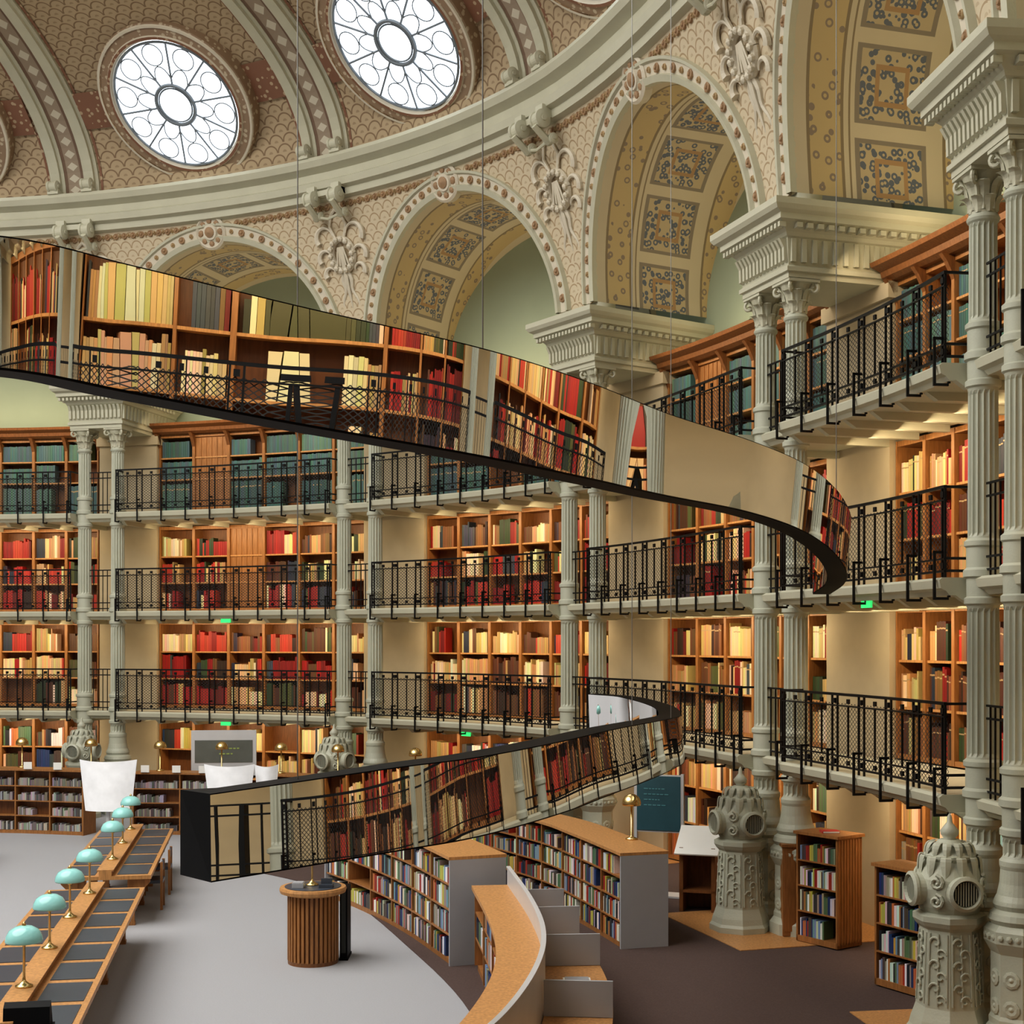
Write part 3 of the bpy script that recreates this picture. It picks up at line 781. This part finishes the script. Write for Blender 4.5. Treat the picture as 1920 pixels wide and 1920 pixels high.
# ================= suspended mirror ribbons =================
def ribbon(pts,h,th,name,label,tilt=0,back0=None):
    pl=Poly([((px-960)*Z/F,Z,zt) for px,Z,zt in pts]); n=int(pl.L/.09)
    def at(m,t,dz=0):
        x,y=pl(m,t+tilt*(1+2*dz/h)); return (x,y,pl.at(m)[2]+dz)
    mb=MB()
    for k in range(n+1):
        m=pl.L*k/n
        for t,dz in ((0,-h),(th,-h),(th,0),(0,0)):
            v=at(m,t,dz)
            if back0 and k==0 and t>0: v=(back0[0],back0[1],v[2])
            mb.v.append(v)
    for k in range(n):
        for j in range(4): a=k*4+j; b=k*4+(j+1)%4; mb.face((a,b,b+4,a+4))
    mb.face((0,1,2,3)); q=n*4; mb.face((q+3,q+2,q+1,q))
    root=wobj(mb,name,[BLACK],label,'suspended sculpture')
    # two continuous mirror skins, softly faceted every 14 cm
    mb=MB(); ns=int(pl.L/.14)
    for side in (0,1):
        t=-.006 if side==0 else th+.006; s0=0 if side==0 else 3; b0=len(mb.v)
        for k in range(s0,ns+1):
            m=pl.L*k/ns; mb.v+=[at(m,t,-h+.012),at(m,t,-.008)]
        for k in range(ns-s0): q=b0+2*k; mb.face((q,q+2,q+3,q+1))
    wobj(mb,'mirror_facing',[MIRROR],parent=root,smooth=True)
    return pl
up=ribbon([(-420,6.5,6.2),(0,6.5,6.14),(250,6.8,6.08),(550,7.3,6.01),(900,8.0,5.93),(1100,9.0,5.92),(1250,10.5,5.96),(1400,12.0,5.98),(1500,12.9,5.9),(1560,13.8,5.77),(1588,14.7,5.62),(1588,15.4,5.5),(1560,16.1,5.4)],.62,.2,'mirror_ribbon','long mirrored ribbon with black underside hanging from cables',tilt=-.024)
lo=ribbon([(395,9.8,3.16),(740,10.3,3.3),(900,10.9,3.33),(1050,12.1,3.36),(1150,13.6,3.37),(1220,15.3,3.34),(1262,17.2,3.28),(1280,18.6,3.25),(1264,20,3.3),(1200,21.2,3.38),(1120,21.6,3.42)],.62,.30,'mirror_ribbon','curving mirrored ribbon with black end, hanging above the desks',tilt=.026,back0=(-2.416,10.1))
def cable(px,Z,zb):
    x=(px-960)*Z/F; mb=MB(); mb.tube([(x,Z,zb),(x,Z,17.5)],.005,6); wobj(mb,'suspension_cable',[CABLE],'thin steel cable holding a mirrored ribbon','cable',group='ribbon cables')
cable(558,10.18,3.2); cable(905,8.12,5.9); cable(1568,14.1,5.6); cable(1185,14.6,3.3); cable(1258,17.3,3.2)

# ================= floor bookcases =================
def lowcase(pts,width,H,rows,label,endmat=PANELG,topmat=OAKL,hb=(.7,.92),pal=MIX,cw=.85,jit=0):
    f=Poly(pts); L=f.L; n=max(4,int(L/.35)); mb=MB(); mid=width*.5
    mb.box(f,.04,L-.04,mid-.01,mid+.01,.08,H-.04,n,1)
    mb.box(f,.04,L-.04,.03,width-.03,0,.08,n,0)
    nc=max(1,round(L/cw)); c_=L/nc
    for k in range(1,nc):
        mb.box(f,k*c_-.015,k*c_+.015,.01,width-.01,.08,H-.04,1,0)
    root=wobj(mb,'low_bookcase',[OAK,OAKD],label,'bookcase')
    s=MB(); s.box(f,0,L,-.02,width+.02,H-.04,H,n,0); wobj(s,'top_board',[topmat],parent=root)
    for (a,b) in ((0,.035),(L-.035,L)):
        s=MB(); s.box(f,a,b,-.01,width+.01,0,H-.041,1,0); wobj(s,'end_panel',[endmat],parent=root)
    rh=(H-.12)/rows
    for r in range(rows):
        z=.08+r*rh
        if r:
            s=MB(); s.box(f,.04,L-.04,.01,width-.01,z-.022,z,n,0); wobj(s,'shelf',[OAK],parent=root)
        for k in range(nc):
            fillrow(f,k*c_+.04,(k+1)*c_-.04,.03,z,rh-.03,pal,(.018,.042),dep=.2,hf=hb,empt=.02,jit=jit,runs=(1,1,1,2,3))
    return f
lowcase([(-3.1,23.0),(-2.35,21.7),(-1.55,20.0),(-.8,18.0)],.76,1.43,4,'curved low oak bookcase with grey end panel and mixed books')
lowcase([(-2.6,26.6),(-1.2,25.2),(.35,22.6),(.95,20.9),(1.5,19.0)],.68,1.33,4,'curved low oak bookcase with grey end panel and library books')
DISC=[hx(120,115,110),hx(150,145,140),hx(90,85,85),hx(175,170,165)]
lowcase([(-12.6,30.6),(-11,30.5),(-9.3,30.1)],.5,1.42,4,'low oak bookcase holding rows of grey discs',endmat=OAK,topmat=OAK,pal=DISC,hb=(.5,.55))
lowcase([(-8.3,30.3),(-7.2,30.2),(-6.2,30.0)],.5,1.36,4,'low oak bookcase holding discs beside metal screens',endmat=OAK,topmat=OAK,pal=DISC,hb=(.5,.55))
lowcase([(-5.4,29.9),(-3.7,29.2),(-1.8,27.9)],.5,1.36,4,'low curved oak bookcase below the first balcony',endmat=OAK,topmat=OAK)
for k,(x,y) in enumerate([(-11.4,30.55),(-10.6,30.4),(-9.9,30.25),(-8.0,30.27),(-7.3,30.2),(-6.7,30.1)]):
    mb=MB(); mb.cube(x-.09,x+.09,y-.05,y-.04,1.36 if k>2 else 1.42,1.52 if k>2 else 1.58); mb.cube(x-.09,x+.09,y-.05,y+.03,1.36 if k>2 else 1.42,1.365 if k>2 else 1.425)
    wobj(mb,'label_card',[WHITE],'small white label card standing on the low bookcase','card',group='shelf label cards')

# curved counter
f=Poly([(-.50,17.8),(-.24,15.6),(-.14,13.9),(-.24,12.4),(-.55,10.8),(-1.0,9.6)])
L=f.L; mb=MB(); H=1.1
mb.box(f,0,L,.06,.40,0,.08,20,0); mb.box(f,0,L,.22,.25,.08,H-.05,20,0)
for k in range(9): mb.box(f,k*(L-.03)/8,k*(L-.03)/8+.03,.02,.4,.08,H-.05,1,0)
for z in (.42,.75): mb.box(f,0,L,.03,.4,z,z+.02,20,0)
ct=wobj(mb,'curved_counter',[OAK],'long curved oak counter with shelves and grey screen','counter')
mb=MB(); mb.box(f,-0.0,L,-.02,.44,H-.05,H,40,0); wobj(mb,'counter_top',[OAKL],parent=ct)
mb=MB(); mb.box(f,0,L,.44,.47,.72,H+.22,40,0); mb.box(f,0,L,.43,.48,H+.22,H+.24,40,0); wobj(mb,'curved_screen',[SILV],parent=ct,label='upright curved pale grey metal screen')
for k in range(8):
    for z in (.08,.44,.77): fillrow(f,k*L/8+.04,(k+1)*L/8-.03,.04,z,.3,MIX,(.02,.045),.17,(.6,.85),.15,jit=0)
mb=MB(); mb.box(f,.0,L,.48,1.12,.72,.76,40,0); mb.box(f,.0,L,.9,.93,0,.72,30,1)
dk=wobj(mb,'staff_desk',[OAKL,PANELG],'oak work desk running behind the curved screen','desk')
for m_ in (.35,1.5,3.0,4.9):
    mb=MB(); mb.box(f,m_,m_+.03,.48,1.12,.765,1.10,1,0); wobj(mb,'desk_divider',[PANELG],parent=dk)
x,y=f(3.75,.8); mb=MB(); mb.cube(x-.14,x+.14,y-.1,y+.1,.765,.80); mb.cube(x-.12,x+.12,y-.07,y+.07,.80,.815,1); wobj(mb,'keyboard',[WHITE,PANELG],'white keyboard resting on the oak staff desk','keyboard')

# right-hand upright cases
def upcase(cx,cy,rz,w,d,H,rows,label):
    r=empty('display_bookcase',(cx,cy,.03),rz,label=label,cat='bookcase')
    mb=MB(); mb.cube(-w/2,-w/2+.03,-d/2,d/2,0,H); mb.cube(w/2-.03,w/2,-d/2,d/2,0,H); mb.cube(-w/2,w/2,d/2-.03,d/2,0,H); mb.cube(-w/2,w/2,-d/2,d/2,0,.08)
    for k in range(8): x=-w/2+.03+k*(w-.06)/7; mb.cube(x-.006,x+.006,d/2,d/2+.01,.05,H-.02)
    for k in range(9):
        y=-d/2+.02+k*(d-.04)/8
        mb.cube(-w/2-.008,-w/2,y-.006,y+.006,.05,H-.02); mb.cube(w/2,w/2+.012,y-.008,y+.008,.05,H-.02)
    part('carcass',mb.mesh('carcass',[OAK]),r)
    mb=MB(); mb.cube(-w/2-.03,w/2+.03,-d/2-.03,d/2+.03,H,H+.04); part('top_board',mb.mesh('top_board',[OAK]),r)
    rh=(H-.08)/rows; X=Matrix.Translation((cx,cy,0))@Matrix.Rotation(rz,4,'Z')
    def g(m,t): v=X@Vector((m,t,0)); return (v.x,v.y)
    for q in range(rows):
        z=.08+q*rh
        if q: mb=MB(); mb.cube(-w/2+.03,w/2-.03,-d/2,d/2-.03,z-.02,z); part('shelf',mb.mesh('shelf',[OAK]),r)
        fillrow(g,-w/2+.04,w/2-.04,-d/2+.02,z+.03,rh-.05,MIX,(.02,.04),.2,(.7,.9),0,jit=0,runs=(1,1,2))
upcase(4.42,19.35,-.95,.75,.5,1.5,4,'upright slatted oak bookcase with library books')
upcase(4.83,16.8,-1.05,.75,.45,1.45,4,'oak bookcase with blue and white books beside vent pillar')
mb=MB(); x,y=4.42,19.3; mb.cube(x-.12,x+.12,y-.1,y+.1,1.572,1.60); mb.cube(x-.11,x+.115,y-.102,y+.095,1.576,1.596,1); ob=wobj(mb,'book',[BOOKO,WHITE],'red book lying flat on the upright bookcase','book'); ob.color=(.5,.05,.04,1)
mb=MB(); mb.cube(3.86,4.06,19.75,20.0,.03,1.3); mb.cube(3.84,4.08,19.73,20.02,1.3,1.34); mb.cube(3.88,4.04,19.74,19.75,.1,1.2)
wobj(mb,'wood_cabinet',[OAK],'narrow plain oak cabinet beside the columns','cabinet')

# teal sign board and white lectern
r=empty('sign_board',((1236-960)*23.0/F,23.0,.015),-.35,label='freestanding dark teal sign board in pale metal frame with text',cat='sign')
mb=MB(); w=.42; mb.cube(-w,w,-.03,.03,1.05,2.0); mb.cube(-w,-w+.05,-.04,.04,0,2.02); mb.cube(w-.05,w,-.04,.04,0,2.02); mb.cube(-w-.1,w+.1,-.2,.2,0,.03)
part('frame',mb.mesh('frame',[SILV]),r)
mb=MB(); mb.cube(-w+.05,w-.05,-.045,-.03,1.08,1.98); TEALB=simple('teal_board',(.045,.12,.15),.4); part('board',mb.mesh('board',[TEALB]),r)
mb=MB()
for k,(a,b) in enumerate([(-.25,.1),(-.25,.18),(-.25,.02),(-.25,.12)]):
    z=1.76-k*.09; x=a
    while x<b: ww=random.uniform(.03,.07); mb.cube(x,min(x+ww,b),-.05,-.046,z,z+.018); x+=ww+.018
part('lettering',mb.mesh('lettering',[simple('letter_teal',(.12,.32,.36),.5)]),r)
r=empty('reading_lectern',((1312-960)*21.8/F,21.8,.015),-.3,label='oak lectern with white slanted reading board',cat='lectern')
mb=MB(); mb.cube(-.28,-.22,-.25,.25,0,1.0); mb.cube(.22,.28,-.25,.25,0,1.0); mb.cube(-.28,.28,-.25,.25,.3,.34); mb.cube(-.28,.28,.2,.25,0,1.0); part('stand',mb.mesh('stand',[OAKD]),r)
mb=MB(); mb.sweep(lambda m,t:(m,t),[(-.38,.92),(-.37,.90),(.28,1.26),(.27,1.28)],-.34,.34); part('board',mb.mesh('board',[WHITE]),r)
# info screen far
r=empty('information_screen',((420-960)*31.2/F,31.2,0),.1,label='pale framed information screen with text above low bookcases',cat='screen')
mb=MB(); mb.cube(-.72,.72,-.05,.05,1.2,2.22); mb.cube(-.6,-.5,-.04,.04,0,1.2); mb.cube(.5,.6,-.04,.04,0,1.2); mb.cube(-.65,.65,-.2,.2,0,.03); part('frame',mb.mesh('frame',[SILV]),r)
mb=MB(); mb.cube(-.64,.64,-.06,-.05,1.5,2.0); part('display',mb.mesh('display',[simple('dark_display',(.16,.17,.15),.3)]),r)
mb=MB()
for k in range(2):
    x=-.1
    while x<.3-.1*k: ww=random.uniform(.04,.08); mb.cube(x,x+ww,-.066,-.062,1.8-k*.12,1.83-k*.12); x+=ww+.025
part('lettering',mb.mesh('lettering',[simple('letter_lime',(.4,.5,.15),.5)]),r)
# metal screens of reading stations
WM=simple('white_metal',(.78,.79,.82),.5)
def station(px,Z,w,zb,zt,rz=0):
    r=empty('reading_station',((px-960)*Z/F,Z,0),rz,label='reading station with curved white metal screen on a post',cat='reading station',group='metal reading stations')
    mb=MB(); n=10; b0=0
    for k in range(n+1):
        q=-1+2*k/n
        for z,sc in ((zb,.8),(zt-.04*(1-q*q),1.0)):
            for o_ in (0,.02): mb.v.append((q*w/2*sc,-.18*(1-q*q)+o_,z))
    for k in range(n):
        a=k*4
        for (i0,i1) in ((0,2),(1,3),(0,1),(2,3)): mb.face((a+i0,a+i1,a+4+i1,a+4+i0))
    part('metal_screen',mb.mesh('metal_screen',[WM],True),r)
    mb=MB(); mb.lathe([(.22,0),(.22,.03),(.05,.05),(.04,zb+.3)],16); part('post',mb.mesh('post',[SILV]),r)
    mb=MB(); mb.cube(-w*.4,w*.4,.02,.5,zb+.1,zb+.14); part('desk_top',mb.mesh('desk_top',[OAKL]),r)
station(203,29.0,1.2,.68,1.75); station(430,28.7,1.05,.9,1.68); station(500,29.0,.5,1.1,1.65,.2)
# brass mushroom lamps
mb=MB(); mb.lathe([(.09,0),(.09,.02),(.03,.04),(.015,.06),(.015,.5)],16); LS=mb.mesh('lamp_stem',[BRASS],True)
mb=MB(); mb.lathe([(.135,.5),(.14,.53),(.13,.58),(.10,.63),(.05,.66),(.001,.67)],24); LC=mb.mesh('lamp_cap',[BRASS],True)
for px,Z,zz in ((1184,20.6,1.33),(632,29.45,1.36),(778,28.45,1.36),(413,30.2,1.36),(37,30.65,1.42),(297,30.45,1.36),(525,29.9,1.36),(167,30.3,1.42)):
    X=(px-960)*Z/F
    if px==1184: X=1.75
    inst([('stem',LS),('lamp_cap',LC)],'brass_lamp',(X,Z+(.15 if px!=1184 else -.3),zz),0,'small brass mushroom lamp standing on a low bookcase','lamp','brass lamps')

# ================= reading tables =================
def table(cx,cy,rz,Lt,label):
    r=empty('reading_table',(cx,cy,0),rz,label=label,cat='table')
    hw=.66; h=Lt/2
    mb=MB(); mb.cube(-hw,hw,-h,h,.70,.755); mb.cube(-.09,.09,-h,h,.755,.83); mb.cube(-.12,.12,-h,h,.83,.85); part('table_top',mb.mesh('table_top',[OAKL]),r)
    mb=MB(); mb.cube(-hw+.08,-hw+.11,-h+.1,h-.1,.60,.70); mb.cube(hw-.11,hw-.08,-h+.1,h-.1,.60,.70)
    n=int(Lt/.9)
    for k in range(n+1):
        y=-h+.1+k*(Lt-.2)/n
        for s_ in (-1,1):
            mb.sweep(lambda m,t:(t,m),[(s_*(hw-.02),.70),(s_*(hw-.02),.64),(s_*(hw-.2),.45),(s_*(hw-.26),.45),(s_*(hw-.26),.70)],y-.025,y+.025)
    part('apron',mb.mesh('apron',[OAK]),r)
    mbp=MB(); pl=(Lt-.1)/n; mbp.cube(-.22,.22,-pl/2+.07,pl/2-.07,.755,.762); PM=mbp.mesh('desk_pad',[LEATH])
    for k in range(n):
        for s_ in (-.38,.38): part('desk_pad',PM,r,(s_,-h+.05+(k+.5)*pl,0))
    mbl=MB(); mbl.cube(-.05,.05,-.05,.05,0,.70); mbl.cube(-.06,.06,-.06,.06,0,.05); LM=mbl.mesh('leg',[OAK])
    for y in [-h+.15,-h*.33,h*.33,h-.15]:
        for s_ in (-.36,.36): part('leg',LM,r,(s_,y,0))
table(-5.2,15.9,.177,7.3,'long oak reading table with black leather pads and lamps')
table(-6.47,23.05,.177,5.2,'second oak reading table with black leather pads')
table(-10.5,24.2,.177,5.2,'oak reading table near the low bookcases')
mb=MB(); mb.lathe([(.085,0),(.085,.015),(.05,.03),(.018,.06),(.014,.1),(.014,.40),(.03,.41),(.014,.43),(.014,.50)],20); TS=mb.mesh('lamp_stem2',[BRASS],True)
mb=MB(); mb.lathe([(.175,.44),(.18,.455),(.17,.50),(.14,.555),(.08,.59),(.02,.60)],28); TSH=mb.mesh('lamp_shade',[TURQ],True)
mb=MB(); mb.lathe([(.02,.59),(.02,.61),(.012,.63),(.001,.64)],12); TF=mb.mesh('lamp_finial',[BRASS],True)
for px,Z in ((45,13.6),(93,15.3),(131,17.0),(168,18.6),(211,21.5),(230,23.2),(245,24.9)):
    inst([('stem',TS),('lamp_shade',TSH),('finial',TF)],'table_lamp',((px-960)*Z/F,Z,.85),0,'brass reading lamp with domed turquoise glass shade','lamp','turquoise table lamps')
mb=MB(); mb.cube(-.22,.22,-.12,.12,0,.02); mb.sweep(lambda m,t:(m,t),[(-.08,.02),(-.05,.2),(.02,.24),(.12,.02)],-.2,.2)
me=mb.mesh('lectern_box',[BLACK]); o=bpy.data.objects.new('book_rest',me); COL.objects.link(o); o.location=(-4.35,12.45,.762); o.rotation_euler=(0,0,.177); meta(o,'black book rest on the near end of the reading table','book rest')
def chair(x,y,rz):
    r=empty('chair',(x,y,0),rz,label='wooden chair with blue-grey padded seat at the reading table',cat='chair',group='reading chairs')
    mb=MB(); mb.cube(-.22,.22,-.22,.22,.42,.47); part('seat',mb.mesh('seat',[LEATH]),r)
    mb=MB(); mb.cube(-.20,.20,.19,.21,.60,.74); part('backrest',mb.mesh('backrest',[LEATH]),r)
    mb=MB(); mb.cube(-.02,.02,-.02,.02,0,.42); lm=mb.mesh('leg',[OAK]); mb=MB(); mb.cube(-.02,.02,-.02,.02,0,.75); lb=mb.mesh('leg',[OAK])
    for a,b,q in ((-.2,-.2,lm),(.2,-.2,lm),(-.2,.2,lb),(.2,.2,lb)): part('leg',q,r,(a,b,0))
chair(-5.75,22.0,-1.4); chair(-5.95,23.3,-1.4)

# kiosk
kx,ky=(587-960)*18.3/F,18.3
r=empty('round_kiosk',(kx,ky,0),0,label='round slatted oak pedestal desk with dark top',cat='desk')
mb=MB(); mb.lathe([(.33,0),(.33,.05),(.30,.06),(.30,.93)],32,1)
for k in range(34):
    a=2*pi*k/34; R=Matrix.Rotation(a,4,'Z'); b0=len(mb.v)
    mb.cube(.30,.335,-.018,.018,.05,.90); 
    for j in range(b0,len(mb.v)): v=R@Vector(mb.v[j]); mb.v[j]=(v.x,v.y,v.z)
part('slatted_body',mb.mesh('slatted_body',[OAK,OAKD]),r)
mb=MB(); mb.lathe([(.34,.90),(.43,.93),(.44,.97),(.43,1.0),(.38,1.0)],40); part('top',mb.mesh('top',[OAKL]),r)
mb=MB(); mb.lathe([(.37,1.0),(.37,1.008),(.001,1.008)],40); part('desk_pad',mb.mesh('pad',[LEATH]),r)
inst([('stem',TS),('lamp_shade',TSH),('finial',TF)],'table_lamp',(kx-.02,ky+.05,1.008),0,'brass lamp with green glass shade on the round kiosk','lamp')
mb=MB(); mb.cube(kx+.1,kx+.28,ky-.18,ky-.05,1.01,1.05); mb.cube(kx+.12,kx+.26,ky-.1,ky-.06,1.05,1.12); wobj(mb,'telephone',[LEATH],'dark telephone on the round kiosk','telephone')
mb=MB(); mb.cube(kx-.25,kx-.1,ky-.2,ky-.05,1.01,1.07); mb.cube(kx-.24,kx-.11,ky-.19,ky-.06,1.07,1.08); wobj(mb,'desk_box',[PANELG],'small grey desk box on the round kiosk','box')
mb=MB(); mb.cube(kx+.34,kx+.44,ky+.1,ky+.5,.03,.95); mb.cube(kx+.36,kx+.42,ky+.08,ky+.1,.1,.9,1); mb.cube(kx+.33,kx+.45,ky+.08,ky+.52,0,.03)
wobj(mb,'computer_tower',[BLACK,DARKG],'narrow black computer cabinet beside the round kiosk','computer')

# ================= books output =================
bpy.context.view_layer.update(); dg=bpy.context.evaluated_depsgraph_get(); cam=Vector((0,0,EYE))
def score(b):
    x,y,z=b[0],b[1],b[2]
    if y<5: return 0
    px=960+F*x/y; py=1200+F*(EYE-z-b[6]/2)/y
    if not(5<px<1915 and 5<py<1915): return 0
    return b[6]/y
def clear(b):
    ok=0
    for fz in (.25,.6,.9):
        tgt=Vector((b[0],b[1],b[2]+b[6]*fz)); d=tgt-cam; dist=d.length; d.normalize(); o_=cam.copy(); rem=dist
        for _ in range(4):
            hit,loc,no,ix,ob,mx=scene.ray_cast(dg,o_,d,distance=rem-.04)
            if not hit: ok+=1; break
            if ob.name.startswith('wire_netting'): o_=loc+d*.01; rem=dist-(o_-cam).length
            else: break
    return ok>=2
order=sorted(range(len(books)),key=lambda k:-score(books[k]))
ind=set()
for k in order:
    if len(ind)>=300 or score(books[k])==0: break
    if clear(books[k]): ind.add(k)
mb=MB(); mb.sweep(lambda m,t:(m,t),[(0,0),(1,0),(1,1),(0,1)],-.5,-.42); mb.sweep(lambda m,t:(m,t),[(0,0),(1,0),(1,1),(0,1)],.42,.5)
mb.sweep(lambda m,t:(m,t),[(0,0),(.06,0),(.06,1),(0,1)],-.42,.42); mb.sweep(lambda m,t:(m,t),[(.06,.03),(.95,.03),(.95,.97),(.06,.97)],-.42,.42,mat=1)
mb.sweep(lambda m,t:(m,t),[(-.01,.8),(0,.8),(0,.84),(-.01,.84)],-.48,.48,mat=2)
BM=mb.mesh('book',[BOOKO,WHITE,GOLD])
for k in ind:
    x,y,z,a,w,d,h,c=books[k]
    o=bpy.data.objects.new('book',BM); COL.objects.link(o); o.location=(x,y,z+.002); o.rotation_euler=(0,0,a); o.scale=(w,d,h); o.color=(*c,1)
    r_,g_,b_=c; cn='red' if r_>2.5*g_ else ('cream' if r_>.4 else ('dark green' if g_>=r_ else 'brown'))
    meta(o,cn+' clothbound book standing upright on an oak shelf','book','books on the gallery shelves')
mb=MB()
for k,bk in enumerate(books):
    if k in ind: continue
    x,y,z,a,w,d,h,c=bk; ca,sa=cos(a),sin(a); b0=len(mb.v)
    for (u,v) in ((-w/2,0),(w/2,0),(w/2,d),(-w/2,d)):
        X=x+u*ca-v*sa; Y=y+u*sa+v*ca; mb.v.append((X,Y,z)); mb.v.append((X,Y,z+h))
    mb.c+=[c]*8
    for j in range(4): p_=b0+2*j; q_=b0+2*((j+1)%4); mb.face((p_,q_,q_+1,p_+1))
    mb.face((b0+1,b0+3,b0+5,b0+7))
wobj(mb,'shelved_books',[BOOKS],'rows of red, cream, brown and green books on shelves','books',group='shelved books',kind='stuff')
print('BOOKS',len(books),len(ind))

# world + camera
w=bpy.data.worlds.new('World'); scene.world=w; w.use_nodes=True; w.node_tree.nodes['Background'].inputs[0].default_value=(.8,.9,1,1); w.node_tree.nodes['Background'].inputs[1].default_value=.6
cd=bpy.data.cameras.new('Camera'); cd.lens=36*F/1920; cd.sensor_width=36; cd.shift_y=.125; cd.clip_end=200
co=bpy.data.objects.new('Camera',cd); COL.objects.link(co); co.location=(0,0,EYE); co.rotation_euler=(pi/2,0,0); scene.camera=co
